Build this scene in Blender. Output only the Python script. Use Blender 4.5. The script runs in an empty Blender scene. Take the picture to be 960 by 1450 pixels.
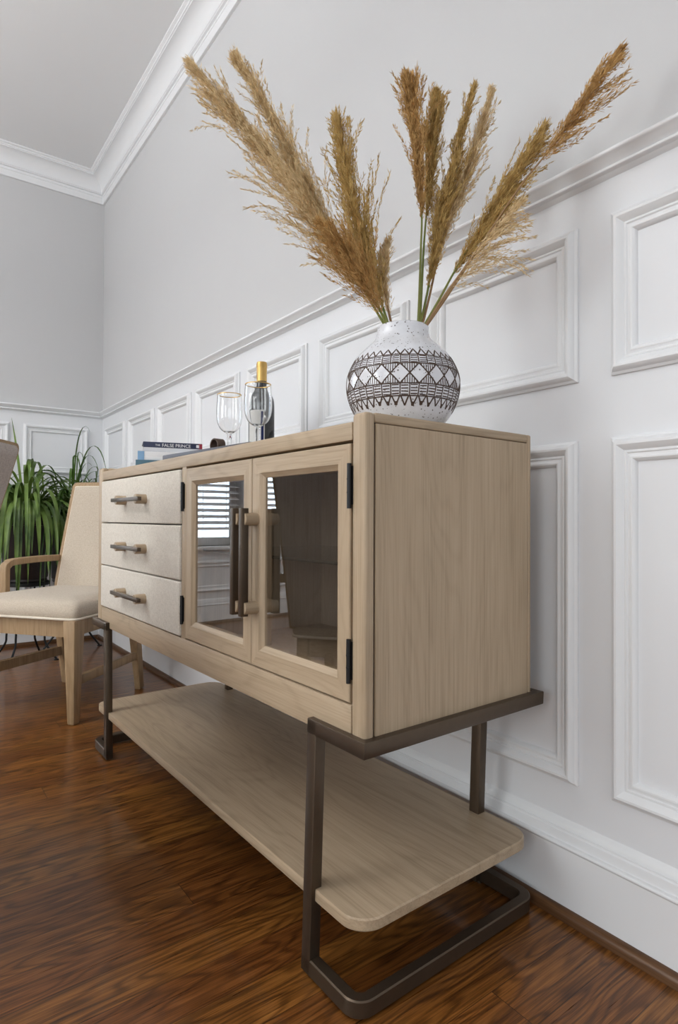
import bpy, bmesh, math, random
from mathutils import Vector, Matrix, Quaternion

S = bpy.context.scene
COL = S.collection
rad = math.radians

# ------------------------------------------------------------------ camera
F_PX, YAW, PITCH, ROLL = 846.4484, 36.4393, 0.6256, 0.2315
CAM = Vector((-1.0506, 0.0, 0.77))
a_, b_, r_ = rad(YAW), rad(PITCH), rad(ROLL)
fw0 = Vector((math.sin(a_), math.cos(a_), 0)); rt0 = Vector((math.cos(a_), -math.sin(a_), 0)); u0 = Vector((0, 0, 1))
FW = fw0 * math.cos(b_) + u0 * math.sin(b_)
UP0 = u0 * math.cos(b_) - fw0 * math.sin(b_)
RT = rt0 * math.cos(r_) + UP0 * math.sin(r_)
UP = UP0 * math.cos(r_) - rt0 * math.sin(r_)
cd = bpy.data.cameras.new('camera')
cd.sensor_fit = 'VERTICAL'; cd.sensor_height = 36.0; cd.lens = F_PX * 36.0 / 1450.0
cd.clip_start = 0.02; cd.clip_end = 100
cam = bpy.data.objects.new('camera', cd); COL.objects.link(cam)
m = Matrix.Identity(4)
for i in range(3):
    m[i][0] = RT[i]; m[i][1] = UP[i]; m[i][2] = -FW[i]; m[i][3] = CAM[i]
cam.matrix_world = m
S.camera = cam

def ray(x, y):
    return FW + RT * ((x - 480) / F_PX) + UP * ((725 - y) / F_PX)
def at(x, y, d):
    """point seen at pixel x, y of the photograph, d metres in front of the camera"""
    return CAM + ray(x, y) * d

# ------------------------------------------------------------------ mesh helpers
class MB:
    def __init__(s):
        s.v = []; s.f = []; s.m = []
    def add(s, verts, faces, mat=0):
        o = len(s.v)
        s.v += [tuple(p) for p in verts]
        for fc in faces:
            s.f.append(tuple(i + o for i in fc)); s.m.append(mat)
    def box(s, lo, hi, bev=0.0, seg=2, mat=0, fn=None):
        bm = bmesh.new()
        bmesh.ops.create_cube(bm, size=1)
        for v in bm.verts:
            v.co = Vector([lo[i] + (v.co[i] + 0.5) * (hi[i] - lo[i]) for i in range(3)])
        if bev > 0:
            bmesh.ops.bevel(bm, geom=list(bm.edges), offset=bev, segments=seg, profile=0.5, affect='EDGES')
        bm.verts.index_update()
        vs = [v.co.copy() for v in bm.verts]
        if fn: vs = [fn(p) for p in vs]
        s.add(vs, [[v.index for v in f.verts] for f in bm.faces], mat)
        bm.free()
    def beam(s, p0, p1, w0, w1, side, bev=0.004, mat=0):
        """square bar p0->p1, (side, other) sizes w0 at p0 and w1 at p1"""
        p0 = Vector(p0); p1 = Vector(p1); ax = (p1 - p0).normalized()
        sd = Vector(side); sd = (sd - ax * sd.dot(ax)).normalized(); ot = ax.cross(sd)
        bm = bmesh.new(); bmesh.ops.create_cube(bm, size=1)
        for v in bm.verts:
            c = v.co.copy(); t = c.z + 0.5; P = p0.lerp(p1, t)
            wa = w0[0] + (w1[0] - w0[0]) * t; wb = w0[1] + (w1[1] - w0[1]) * t
            v.co = P + sd * (c.x * wa) + ot * (c.y * wb)
        if bev > 0:
            bmesh.ops.bevel(bm, geom=list(bm.edges), offset=bev, segments=2, profile=0.5, affect='EDGES')
        bm.verts.index_update()
        s.add([v.co.copy() for v in bm.verts], [[v.index for v in f.verts] for f in bm.faces], mat)
        bm.free()
    def tube(s, pts, r, n=10, mat=0, cap=True):
        pts = [Vector(p) for p in pts]; k = len(pts)
        rs = r if isinstance(r, (list, tuple)) else [r] * k
        vs = []; fs = []
        prev = None
        for i, p in enumerate(pts):
            t = (pts[min(i + 1, k - 1)] - pts[max(i - 1, 0)]).normalized()
            if prev is None:
                prev = t.orthogonal().normalized()
            prev = (prev - t * prev.dot(t)).normalized(); q = t.cross(prev)
            for j in range(n):
                an = 2 * math.pi * j / n
                vs.append(p + (prev * math.cos(an) + q * math.sin(an)) * rs[i])
        for i in range(k - 1):
            for j in range(n):
                fs.append((i * n + j, i * n + (j + 1) % n, (i + 1) * n + (j + 1) % n, (i + 1) * n + j))
        if cap:
            fs.append(tuple(range(n - 1, -1, -1))); fs.append(tuple((k - 1) * n + j for j in range(n)))
        s.add(vs, fs, mat)
    def lathe(s, prof, n=48, c=(0, 0, 0), mat=0, facets=None):
        vs = []; fs = []; k = len(prof)
        for (r, z) in prof:
            for j in range(n):
                an = 2 * math.pi * j / n
                vs.append((c[0] + r * math.cos(an), c[1] + r * math.sin(an), c[2] + z))
        for i in range(k - 1):
            for j in range(n):
                fs.append((i * n + j, i * n + (j + 1) % n, (i + 1) * n + (j + 1) % n, (i + 1) * n + j))
        s.add(vs, fs, mat)
    def loft(s, outline, layers, mat=0):
        """closed stack of scaled outlines: layers = (scale, z)"""
        n = len(outline); cx = sum(p[0] for p in outline) / n; cy = sum(p[1] for p in outline) / n
        vs = []; fs = []
        for (ins, z) in layers:
            for (x, y) in outline:
                dx, dy = x - cx, y - cy; L = math.hypot(dx, dy); k = max(0.0, (L - ins) / L)
                vs.append((cx + dx * k, cy + dy * k, z))
        for i in range(len(layers) - 1):
            for j in range(n):
                fs.append((i * n + j, i * n + (j + 1) % n, (i + 1) * n + (j + 1) % n, (i + 1) * n + j))
        o = len(vs); vs.append((cx, cy, layers[0][1])); vs.append((cx, cy, layers[-1][1]))
        for j in range(n):
            fs.append((o, (j + 1) % n, j)); e = (len(layers) - 1) * n; fs.append((o + 1, e + j, e + (j + 1) % n))
        s.add(vs, fs, mat)
    def build(s, name, mats, parent=None, smooth=True, ang=38, mw=None):
        me = bpy.data.meshes.new(name)
        me.from_pydata(s.v, [], s.f)
        if not isinstance(mats, (list, tuple)): mats = [mats]
        for mt in mats: me.materials.append(mt)
        me.polygons.foreach_set('material_index', s.m)
        bm = bmesh.new(); bm.from_mesh(me); bmesh.ops.recalc_face_normals(bm, faces=bm.faces); bm.to_mesh(me); bm.free()
        if smooth:
            me.shade_smooth(); me.set_sharp_from_angle(angle=rad(ang))
        me.update()
        o = bpy.data.objects.new(name, me); COL.objects.link(o)
        if mw is not None: o.matrix_world = mw
        if parent is not None: o.parent = parent
        return o

def tag(o, label=None, cat=None, group=None, kind=None):
    if label: o['label'] = label
    if cat: o['category'] = cat; o['kind'] = 'thing'
    if group: o['group'] = group
    if kind: o['kind'] = kind
    return o
def empty(name, loc=(0, 0, 0), rz=0):
    o = bpy.data.objects.new(name, None); COL.objects.link(o)
    o.empty_display_size = 0.05; o.location = loc; o.rotation_euler = (0, 0, rz)
    return o
def copy_tree(o, parent=None):
    c = o.copy(); COL.objects.link(c)
    if parent is not None: c.parent = parent
    for ch in list(o.children): copy_tree(ch, c)
    return c

# ------------------------------------------------------------------ materials
def newmat(name):
    mt = bpy.data.materials.new(name); mt.use_nodes = True
    nt = mt.node_tree; bs = nt.nodes['Principled BSDF']
    return mt, nt, bs
def srgb(r, g, b):
    f = lambda c: (c / 255) / 12.92 if c / 255 <= 0.04045 else ((c / 255 + 0.055) / 1.055) ** 2.4
    return (f(r), f(g), f(b), 1)
def N(nt, t, **kw):
    n = nt.nodes.new(t)
    for k, v in kw.items():
        if k.startswith('i_'): n.inputs[int(k[2:])].default_value = v
        else: setattr(n, k, v)
    return n
def math_n(nt, op, a, b=None, clamp=False):
    n = nt.nodes.new('ShaderNodeMath'); n.operation = op; n.use_clamp = clamp
    for i, x in enumerate((a, b)):
        if x is None: continue
        if isinstance(x, (int, float)): n.inputs[i].default_value = x
        else: nt.links.new(x, n.inputs[i])
    return n.outputs[0]
def mixc(nt, fac, c1, c2, blend='MIX'):
    n = nt.nodes.new('ShaderNodeMix'); n.data_type = 'RGBA'; n.blend_type = blend
    for i, x in ((0, fac), (6, c1), (7, c2)):
        if isinstance(x, (int, float, tuple)): n.inputs[i].default_value = x
        else: nt.links.new(x, n.inputs[i])
    return n.outputs[2]
def noise(nt, vec, scale=5, detail=3, rough=0.5, dist=0.0):
    n = nt.nodes.new('ShaderNodeTexNoise'); n.inputs['Scale'].default_value = scale; n.inputs['Detail'].default_value = detail
    n.inputs['Roughness'].default_value = rough; n.inputs['Distortion'].default_value = dist
    if vec is not None: nt.links.new(vec, n.inputs['Vector'])
    return n.outputs['Fac']
def mapping(nt, vec, scale=(1, 1, 1), loc=(0, 0, 0)):
    n = nt.nodes.new('ShaderNodeMapping'); n.inputs['Scale'].default_value = scale; n.inputs['Location'].default_value = loc
    nt.links.new(vec, n.inputs['Vector']); return n.outputs[0]
def ramp(nt, fac, stops):
    n = nt.nodes.new('ShaderNodeValToRGB'); cr = n.color_ramp
    while len(cr.elements) < len(stops): cr.elements.new(0.5)
    for e, (p, c) in zip(cr.elements, stops): e.position = p; e.color = c
    nt.links.new(fac, n.inputs[0]); return n.outputs[0]
def bump(nt, bs, h, strength=0.2, dist=0.002):
    n = nt.nodes.new('ShaderNodeBump'); n.inputs['Strength'].default_value = strength; n.inputs['Distance'].default_value = dist
    nt.links.new(h, n.inputs['Height']); nt.links.new(n.outputs[0], bs.inputs['Normal'])
def objco(nt):
    return nt.nodes.new('ShaderNodeTexCoord').outputs['Object']

def plain(name, col, rough=0.5, metal=0.0, spec=0.5, var=0.0, vs=30, bmp=0.0):
    mt, nt, bs = newmat(name)
    bs.inputs['Roughness'].default_value = rough; bs.inputs['Metallic'].default_value = metal
    bs.inputs['Specular IOR Level'].default_value = spec
    oc = objco(nt)
    nz = noise(nt, oc, vs, 4)
    k = 1 - var; 
    c1 = tuple(c * k for c in col[:3]) + (1,); c2 = tuple(min(1, c * (1 + var)) for c in col[:3]) + (1,)
    nt.links.new(mixc(nt, nz, c1, c2), bs.inputs['Base Color'])
    if bmp: bump(nt, bs, nz, bmp, 0.001)
    return mt

def wood(name, axis, light, mid, dark, rough=0.45, freq=1.0, bmp=0.08, cath=0.5):
    """fine grain running along one local axis"""
    mt, nt, bs = newmat(name); oc = objco(nt)
    def sc(lo, cr):
        v = [cr, cr, cr]; v[axis] = lo; return tuple(v)
    fine = noise(nt, mapping(nt, oc, sc(5.0 * freq, 330 * freq)), 1.0, 4, 0.65)
    med = noise(nt, mapping(nt, oc, sc(1.6 * freq, 44 * freq), (3.1, 1.7, 5.2)), 1.0, 3, 0.55, 0.2)
    # cathedral figure: sine of a warped low-frequency field
    warp = noise(nt, mapping(nt, oc, sc(1.1 * freq, 6.5 * freq), (7.7, 2.2, 9.1)), 1.0, 2, 0.5)
    wv = math_n(nt, 'SINE', math_n(nt, 'MULTIPLY', warp, 120.0))
    wv = math_n(nt, 'MULTIPLY_ADD', wv, 0.5); nt.nodes[-1].inputs[2].default_value = 0.5
    mixv = math_n(nt, 'ADD', math_n(nt, 'MULTIPLY', fine, 0.65), math_n(nt, 'MULTIPLY', med, 0.35))
    wv2 = math_n(nt, 'POWER', wv, 3.0)
    mixv = math_n(nt, 'SUBTRACT', mixv, math_n(nt, 'MULTIPLY', math_n(nt, 'MULTIPLY', wv2, fine), 0.30 * cath))
    col = ramp(nt, mixv, [(0.25, dark), (0.47, mid), (0.70, light)])
    nt.links.new(col, bs.inputs['Base Color'])
    bs.inputs['Roughness'].default_value = rough; bs.inputs['Specular IOR Level'].default_value = 0.35
    bump(nt, bs, mixv, bmp, 0.0008)
    return mt

OAK_L, OAK_M, OAK_D = srgb(183, 163, 138), srgb(170, 150, 125), srgb(139, 121, 98)
M = {}
M['oak_u'] = wood('oak_across', 0, OAK_L, OAK_M, OAK_D)
M['oak_v'] = wood('oak_along', 1, OAK_L, OAK_M, OAK_D)
M['oak_z'] = wood('oak_upright', 2, OAK_L, OAK_M, OAK_D, cath=0.35)
M['oak_in'] = wood('oak_inside', 2, srgb(196, 180, 160), srgb(184, 168, 148), srgb(160, 144, 124), 0.6)
M['chairwood'] = wood('chair_oak', 2, srgb(176, 150, 118), srgb(156, 130, 98), srgb(126, 102, 76))
M['gap'] = plain('dark_gap_shade', srgb(40, 32, 26), 0.9)  # near-black colour stands in for shade in seams and drawer gaps
M['bronze'] = plain('bronze_metal', srgb(90, 77, 64), 0.38, 0.75, 0.5, 0.10, 60)
M['black_metal'] = plain('black_metal', srgb(26, 26, 28), 0.42, 0.4, 0.5, 0.1)
M['white_trim'] = plain('white_trim_paint', srgb(226, 227, 229), 0.38, 0, 0.45, 0.01, 6)
M['wainscot'] = plain('white_wainscot_paint', srgb(222, 223, 226), 0.42, 0, 0.4, 0.012, 4)
M['grey_wall'] = plain('pale_grey_wall_paint', srgb(196, 196, 197), 0.7, 0, 0.3, 0.012, 3)
M['ceil'] = plain('ceiling_paint', srgb(227, 228, 229), 0.85, 0, 0.2, 0.01, 3)
M['shoe'] = wood('stained_shoe_moulding', 1, srgb(112, 80, 52), srgb(92, 63, 40), srgb(60, 40, 26), 0.35)
M['shoe_u'] = wood('stained_shoe_moulding_across', 0, srgb(112, 80, 52), srgb(92, 63, 40), srgb(60, 40, 26), 0.35)

def linen(name, base, dark, sc=700, rough=0.95, bmp=0.5, band=None):
    mt, nt, bs = newmat(name); oc = objco(nt)
    wx = nt.nodes.new('ShaderNodeTexWave'); wx.bands_direction = 'DIAGONAL'; wx.inputs['Scale'].default_value = sc * 0.16
    wx.inputs['Distortion'].default_value = 2.5; wx.inputs['Detail'].default_value = 2; nt.links.new(oc, wx.inputs['Vector'])
    n1 = noise(nt, mapping(nt, oc, (sc * 0.35, sc * 0.35, sc)), 1.0, 3, 0.6)
    n2 = noise(nt, mapping(nt, oc, (sc, sc, sc * 0.3)), 1.0, 3, 0.6)
    h = math_n(nt, 'ADD', math_n(nt, 'MULTIPLY', n1, 0.5), math_n(nt, 'MULTIPLY', n2, 0.5))
    nt.links.new(ramp(nt, h, [(0.33, dark), (0.6, base)]), bs.inputs['Base Color'])
    bs.inputs['Roughness'].default_value = rough; bs.inputs['Specular IOR Level'].default_value = 0.15
    bs.inputs['Sheen Weight'].default_value = 0.15
    bump(nt, bs, h, bmp, 0.0007)
    return mt
M['raffia'] = linen('cream_woven_drawer_cloth', srgb(217, 210, 199), srgb(192, 184, 172), 420)
M['seatcloth'] = linen('beige_linen', srgb(197, 185, 169), srgb(172, 158, 140), 480)
M['greycloth'] = linen('grey_brown_cloth', srgb(190, 182, 178), srgb(158, 150, 146), 420)
M['welt'] = plain('cream_welt', srgb(222, 212, 196), 0.9, 0, 0.2, 0.05, 200)

def glass(name, tint=(1, 1, 1, 1), rough=0.0, ior=1.45):
    mt, nt, bs = newmat(name)
    bs.inputs['Base Color'].default_value = tint; bs.inputs['Transmission Weight'].default_value = 1.0
    bs.inputs['Roughness'].default_value = rough; bs.inputs['IOR'].default_value = ior
    return mt
M['glass'] = glass('clear_glass')
M['shelfglass'] = glass('greenish_glass', (0.86, 0.95, 0.92, 1))
M['gold'] = plain('gold_foil', srgb(200, 164, 98), 0.36, 0.8, 0.5, 0.08, 80)
def pane_mat():
    mt, nt, bs = newmat('smoked_pane')
    nt.nodes.remove(bs)
    out = nt.nodes['Material Output']
    tr = N(nt, 'ShaderNodeBsdfTransparent'); tr.inputs[0].default_value = (0.92, 0.91, 0.89, 1)
    gl = N(nt, 'ShaderNodeBsdfGlossy'); gl.inputs['Roughness'].default_value = 0.0; gl.inputs['Color'].default_value = (1, 1, 1, 1)
    fr = N(nt, 'ShaderNodeFresnel'); fr.inputs['IOR'].default_value = 2.5
    mx = N(nt, 'ShaderNodeMixShader')
    ge = N(nt, 'ShaderNodeNewGeometry')
    nt.links.new(math_n(nt, 'MULTIPLY', fr.outputs[0], math_n(nt, 'SUBTRACT', 1.0, ge.outputs['Backfacing'])), mx.inputs[0]); nt.links.new(tr.outputs[0], mx.inputs[1]); nt.links.new(gl.outputs[0], mx.inputs[2])
    nt.links.new(mx.outputs[0], out.inputs[0])
    return mt
M['pane'] = pane_mat()

def floor_mat():
    mt, nt, bs = newmat('stained_oak_boards')
    oc = objco(nt)
    sx = N(nt, 'ShaderNodeSeparateXYZ'); nt.links.new(oc, sx.inputs[0]); X, Y = sx.outputs[0], sx.outputs[1]
    yr = math_n(nt, 'DIVIDE', math_n(nt, 'ADD', Y, 0.02), 0.0826)
    row = math_n(nt, 'FLOOR', yr); fy = math_n(nt, 'FRACT', yr)
    w1 = N(nt, 'ShaderNodeTexWhiteNoise', noise_dimensions='1D'); nt.links.new(row, w1.inputs['W'])
    xr = math_n(nt, 'ADD', math_n(nt, 'DIVIDE', X, 1.15), math_n(nt, 'MULTIPLY', w1.outputs[0], 7.3))
    colm = math_n(nt, 'FLOOR', xr); fx = math_n(nt, 'FRACT', xr)
    cb = N(nt, 'ShaderNodeCombineXYZ'); nt.links.new(row, cb.inputs[0]); nt.links.new(colm, cb.inputs[1])
    w2 = N(nt, 'ShaderNodeTexWhiteNoise', noise_dimensions='2D'); nt.links.new(cb.outputs[0], w2.inputs['Vector'])
    pid = w2.outputs[0]
    gx = math_n(nt, 'ADD', X, math_n(nt, 'MULTIPLY', pid, 31.0)); gz = math_n(nt, 'MULTIPLY', pid, 17.0)
    g = N(nt, 'ShaderNodeCombineXYZ'); nt.links.new(gx, g.inputs[0]); nt.links.new(Y, g.inputs[1]); nt.links.new(gz, g.inputs[2])
    G = g.outputs[0]
    fine = noise(nt, mapping(nt, G, (7, 330, 1)), 1.0, 4, 0.7)
    med = noise(nt, mapping(nt, G, (3.0, 60, 1)), 1.0, 3, 0.6, 0.3)
    warp = noise(nt, mapping(nt, G, (2.0, 11, 1), (4.4, 8.2, 0)), 1.0, 2, 0.5)
    wv = math_n(nt, 'SINE', math_n(nt, 'MULTIPLY', warp, 105.0))
    wv = math_n(nt, 'POWER', math_n(nt, 'ADD', math_n(nt, 'MULTIPLY', wv, 0.5), 0.5), 2.2)
    v = math_n(nt, 'ADD', math_n(nt, 'MULTIPLY', fine, 0.62), math_n(nt, 'MULTIPLY', med, 0.38))
    v = math_n(nt, 'SUBTRACT', v, math_n(nt, 'MULTIPLY', math_n(nt, 'MULTIPLY', wv, fine), 0.22))
    col = ramp(nt, v, [(0.28, srgb(48, 25, 9)), (0.41, srgb(93, 54, 22)), (0.52, srgb(124, 76, 34)), (0.68, srgb(154, 101, 50))])
    hs = N(nt, 'ShaderNodeHueSaturation'); nt.links.new(col, hs.inputs['Color'])
    nt.links.new(math_n(nt, 'ADD', 0.80, math_n(nt, 'MULTIPLY', pid, 0.36)), hs.inputs['Value'])
    nt.links.new(math_n(nt, 'ADD', 0.497, math_n(nt, 'MULTIPLY', pid, 0.010)), hs.inputs['Hue'])
    # joints between boards
    ey = math_n(nt, 'MINIMUM', fy, math_n(nt, 'SUBTRACT', 1.0, fy))
    ex = math_n(nt, 'MULTIPLY', math_n(nt, 'MINIMUM', fx, math_n(nt, 'SUBTRACT', 1.0, fx)), 14.0)
    e = math_n(nt, 'MINIMUM', ey, ex)
    j = math_n(nt, 'ADD', 0.20, math_n(nt, 'MULTIPLY', e, 48.0), True)
    nt.links.new(mixc(nt, j, srgb(30, 15, 7), hs.outputs[0]), bs.inputs['Base Color'])
    bs.inputs['Roughness'].default_value = 0.30
    rg = math_n(nt, 'ADD', 0.22, math_n(nt, 'MULTIPLY', fine, 0.16)); nt.links.new(rg, bs.inputs['Roughness'])
    bs.inputs['Coat Weight'].default_value = 0.24; bs.inputs['Coat Roughness'].default_value = 0.09; bs.inputs['Specular IOR Level'].default_value = 0.35
    hgt = math_n(nt, 'ADD', math_n(nt, 'MULTIPLY', v, 0.35), math_n(nt, 'MULTIPLY', j, 0.8))
    bump(nt, bs, hgt, 0.12, 0.0015)
    return mt
M['floor'] = floor_mat()

def glaze_mat():
    mt, nt, bs = newmat('speckled_glaze'); oc = objco(nt)
    vo = N(nt, 'ShaderNodeTexVoronoi'); vo.inputs['Scale'].default_value = 230; nt.links.new(oc, vo.inputs['Vector'])
    nz = noise(nt, oc, 60, 3)
    wn = N(nt, 'ShaderNodeTexWhiteNoise', noise_dimensions='3D'); nt.links.new(vo.outputs['Position'], wn.inputs['Vector'])
    rsz = math_n(nt, 'MULTIPLY', math_n(nt, 'POWER', wn.outputs[0], 2.2), 0.36)
    spot = math_n(nt, 'LESS_THAN', vo.outputs['Distance'], rsz)
    base = mixc(nt, nz, srgb(202, 203, 208), srgb(224, 225, 230))
    nt.links.new(mixc(nt, math_n(nt, 'MULTIPLY', spot, 0.8), base, srgb(70, 58, 50)), bs.inputs['Base Color'])
    bs.inputs['Roughness'].default_value = 0.16; bs.inputs['Coat Weight'].default_value = 0.3
    bump(nt, bs, noise(nt, oc, 45, 2), 0.12, 0.002)
    return mt
M['glaze'] = glaze_mat()
M['line'] = plain('dark_brown_line', srgb(74, 58, 48), 0.6, 0, 0.3, 0.2, 400)

def leafy(name, c1, c2, tl=0.25, sc=40, rough=0.5):
    mt, nt, bs = newmat(name); oc = objco(nt)
    nz = noise(nt, oc, sc, 3)
    col = mixc(nt, ramp(nt, nz, [(0.3, (0, 0, 0, 1)), (0.7, (1, 1, 1, 1))]), c1, c2)
    nt.links.new(col, bs.inputs['Base Color']); bs.inputs['Roughness'].default_value = rough
    bs.inputs['Specular IOR Level'].default_value = 0.4
    out = nt.nodes['Material Output']
    t = N(nt, 'ShaderNodeBsdfTranslucent'); nt.links.new(col, t.inputs[0])
    mx = N(nt, 'ShaderNodeMixShader'); mx.inputs[0].default_value = tl
    nt.links.new(bs.outputs[0], mx.inputs[1]); nt.links.new(t.outputs[0], mx.inputs[2]); nt.links.new(mx.outputs[0], out.inputs[0])
    return mt
M['leaf'] = leafy('strap_leaf', srgb(50, 76, 28), srgb(120, 146, 70), 0.2, 9, 0.38)
M['leaf_dark'] = leafy('dark_strap_leaf', srgb(46, 74, 28), srgb(86, 116, 46), 0.2, 9, 0.4)
M['plume_tan'] = leafy('tan_plume', srgb(192, 163, 116), srgb(240, 221, 182), 0.4, 70, 0.9)
M['plume_gold'] = leafy('golden_plume', srgb(166, 134, 76), srgb(216, 188, 126), 0.4, 70, 0.9)
M['plume_brown'] = leafy('brown_plume', srgb(168, 130, 78), srgb(216, 180, 122), 0.4, 70, 0.9)
M['reed'] = leafy('reed_stem', srgb(88, 104, 40), srgb(140, 140, 76), 0.05, 14, 0.5)
M['reed_dry'] = leafy('dry_reed_stem', srgb(130, 98, 66), srgb(160, 130, 92), 0.05, 14, 0.6)

# ------------------------------------------------------------------ the room
WX, BY = 0.012, 4.023           # faces of the right wall and the back wall
LX, RY, CZ = -4.7, -3.2, 2.95
SPLIT = 1.42
def struct(mb, name, mat, **k):
    return tag(mb.build(name, mat, **k), kind='structure')
mb = MB(); mb.box((LX - .2, RY, -.1), (WX + .15, BY + .15, 0)); struct(mb, 'floor', M['floor'], smooth=False)
mb = MB(); mb.box((LX - .2, RY, CZ), (WX + .15, BY + .15, CZ + .1)); struct(mb, 'ceiling', M['ceil'], smooth=False)
mb = MB(); mb.box((WX, RY, 0), (WX + .15, BY, SPLIT), mat=0); mb.box((WX, RY, SPLIT), (WX + .15, BY, CZ), mat=1)
struct(mb, 'wall_right', [M['wainscot'], M['grey_wall']], smooth=False)
# back wall with two window openings
WIN = [(-2.12, -1.50), (-2.86, -2.24)]      # x ranges of the openings
WZ0, WZ1 = 0.565, 2.25
mb = MB()
def bw(x0, x1, z0, z1):
    if z0 < SPLIT < z1:
        bw(x0, x1, z0, SPLIT); bw(x0, x1, SPLIT, z1); return
    mb.box((x0, BY, z0), (x1, BY + .15, z1), mat=0 if z1 <= SPLIT else 1)
xs = [LX - .2, WIN[1][0], WIN[1][1], WIN[0][0], WIN[0][1], WX + .15]
for i in range(5):
    if i in (1, 3): bw(xs[i], xs[i + 1], 0, WZ0); bw(xs[i], xs[i + 1], WZ1, CZ)
    else: bw(xs[i], xs[i + 1], 0, CZ)
struct(mb, 'wall_back', [M['wainscot'], M['grey_wall']], smooth=False)
# left wall with two tall window openings
LW = [(-1.6, -0.2), (0.9, 2.5)]
mb = MB(); ys = [RY, LW[0][0], LW[0][1], LW[1][0], LW[1][1], BY]
for i in range(5):
    if i in (1, 3):
        mb.box((LX - .2, ys[i], 0), (LX, ys[i + 1], .7)); mb.box((LX - .2, ys[i], 2.4), (LX, ys[i + 1], CZ))
    else: mb.box((LX - .2, ys[i], 0), (LX, ys[i + 1], CZ))
struct(mb, 'wall_left', [M['wainscot']], smooth=False)

def sweep_line(mb, prof, fn0, fn1, mat=0):
    """profile of (out, z) points swept between two end frames"""
    n = len(prof)
    vs = [fn0(o, z) for o, z in prof] + [fn1(o, z) for o, z in prof]
    fs = [(i, i + 1, n + i + 1, n + i) for i in range(n - 1)]
    mb.add(vs, fs, mat)
def run_right(prof, name, mat):
    mb = MB(); sweep_line(mb, prof, lambda o, z: (WX - o, RY, z), lambda o, z: (WX - o, BY - o, z)); return struct(mb, name, mat, ang=30)
def run_back(prof, name, mat, x1=None):
    mb = MB(); sweep_line(mb, prof, lambda o, z: (LX, BY - o, z), lambda o, z: (WX - o, BY - o, z)); return struct(mb, name, mat, ang=30)
def arc(c, r, a0, a1, n=8):
    return [(c[0] + r * math.cos(rad(a0 + (a1 - a0) * i / n)), c[1] + r * math.sin(rad(a0 + (a1 - a0) * i / n))) for i in range(n + 1)]
RAIL = [(0, 1.447), (.026, 1.446)] + arc((.027, 1.4405), .0055, 80, -70, 6) + [(.026, 1.433)] + \
       [(.014 + .012 * (1 - math.sin(rad(t))), 1.433 - .012 * math.sin(rad(t)) * 1.0) for t in range(10, 91, 16)] + \
       [(.014, 1.4195)] + arc((.016, 1.4165), .0038, 90, -90, 6) + [(.010, 1.412), (.006, 1.408), (0, 1.406)]
run_right(RAIL, 'trim_1', M['white_trim']); run_back(RAIL, 'trim_2', M['white_trim'])
CROWN = [(0, 2.796), (.010, 2.796)] + arc((.010, 2.7995), .0035, -90, 0, 4) + [(.0145, 2.812), (.0155, 2.814), (.0155, 2.832), (.019, 2.834), (.019, 2.843),
         (.015, 2.845), (.015, 2.850), (.0225, 2.852)] + arc((.0225, 2.8555), .0035, -60, 60, 4) + [(.028, 2.860)] + \
        [(.028 + .060 * (1 - math.cos(rad(t))), 2.860 + .066 * math.sin(rad(t))) for t in range(0, 91, 9)] + \
        [(.094, 2.926), (.094, 2.932), (.100, 2.933), (.101, 2.938)] + [(.112, 2.943), (.113, CZ - .0005), (0, CZ - .0005)]
run_right(CROWN, 'trim_3', M['white_trim']); run_back(CROWN, 'trim_4', M['white_trim'])
BASE = [(.017, 0.0), (.017, .131), (.0195, .134)] + arc((.0175, .1375), .0045, -40, 80, 5) + [(.0145, .1425), (.0145, .1435), (.013, .160), (.0105, .1625), (.0105, .165), (.0085, .1655),
        (.0075, .172), (.004, .178), (0, .182)]
run_right(BASE, 'baseboard_right', M['white_trim']); run_back(BASE, 'baseboard_back', M['white_trim'])
SHOE = [(.017, .021), (.0195, .021)] + arc((.0195, .009), .012, 85, 5, 8) + [(.0315, 0), (.017, 0)]
run_right(SHOE, 'trim_5', M['shoe']); run_back(SHOE, 'trim_6', M['shoe_u'])

# raised panel mouldings: (inset from the outer edge, height off the wall)
PM = [(0, 0), (0, .0055), (.0025, .0075), (.0045, .0082), (.006, .0125), (.0085, .0165), (.012, .0188), (.016, .0185), (.0205, .0155), (.0245, .0105), (.0265, .0085),
      (.0285, .0095), (.0305, .0095), (.0325, .0072), (.0355, .0078), (.0385, .0098), (.0415, .0098), (.0445, .0075), (.047, .003), (.0475, 0)]
def panel(name, frame, a0, a1, z0, z1):
    mb = MB(); n = len(PM); vs = []; fs = []
    for (sa, sz) in ((0, 0), (1, 0), (1, 1), (0, 1)):
        for (s, h) in PM:
            a = a0 + s if sa == 0 else a1 - s
            z = z0 + s if sz == 0 else z1 - s
            vs.append(frame(a, z, h))
    for k in range(4):
        q = (k + 1) % 4
        for i in range(n - 1): fs.append((k * n + i, k * n + i + 1, q * n + i + 1, q * n + i))
    mb.add(vs, fs)
    return struct(mb, name, M['white_trim'], ang=25)
fr_right = lambda a, z, h: (WX - h, a, z)
fr_back = lambda a, z, h: (a, BY - h, z)
pn = [7]
def pname():
    pn[0] += 1; return 'trim_%d' % (pn[0] - 1)
edges = [(-1.30, -.90), (-.83, -.43), (.19 - .55, .12), (.19, .588), (.656, 1.055), (1.133, 1.539), (1.611, 2.012), (2.085, 2.492), (2.560, 2.968), (3.040, 3.446), (3.518, 3.925)]
for (e0, e1) in edges:
    panel(pname(), fr_right, e0, e1, 1.036, 1.336); panel(pname(), fr_right, e0, e1, .256, .9215)
for (x0, x1) in ((-.447, -.074), (-.90, -.52), (-1.36, -.975)):
    panel(pname(), fr_back, x0, x1, 1.036, 1.336); panel(pname(), fr_back, x0, x1, .256, .9215)
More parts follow.
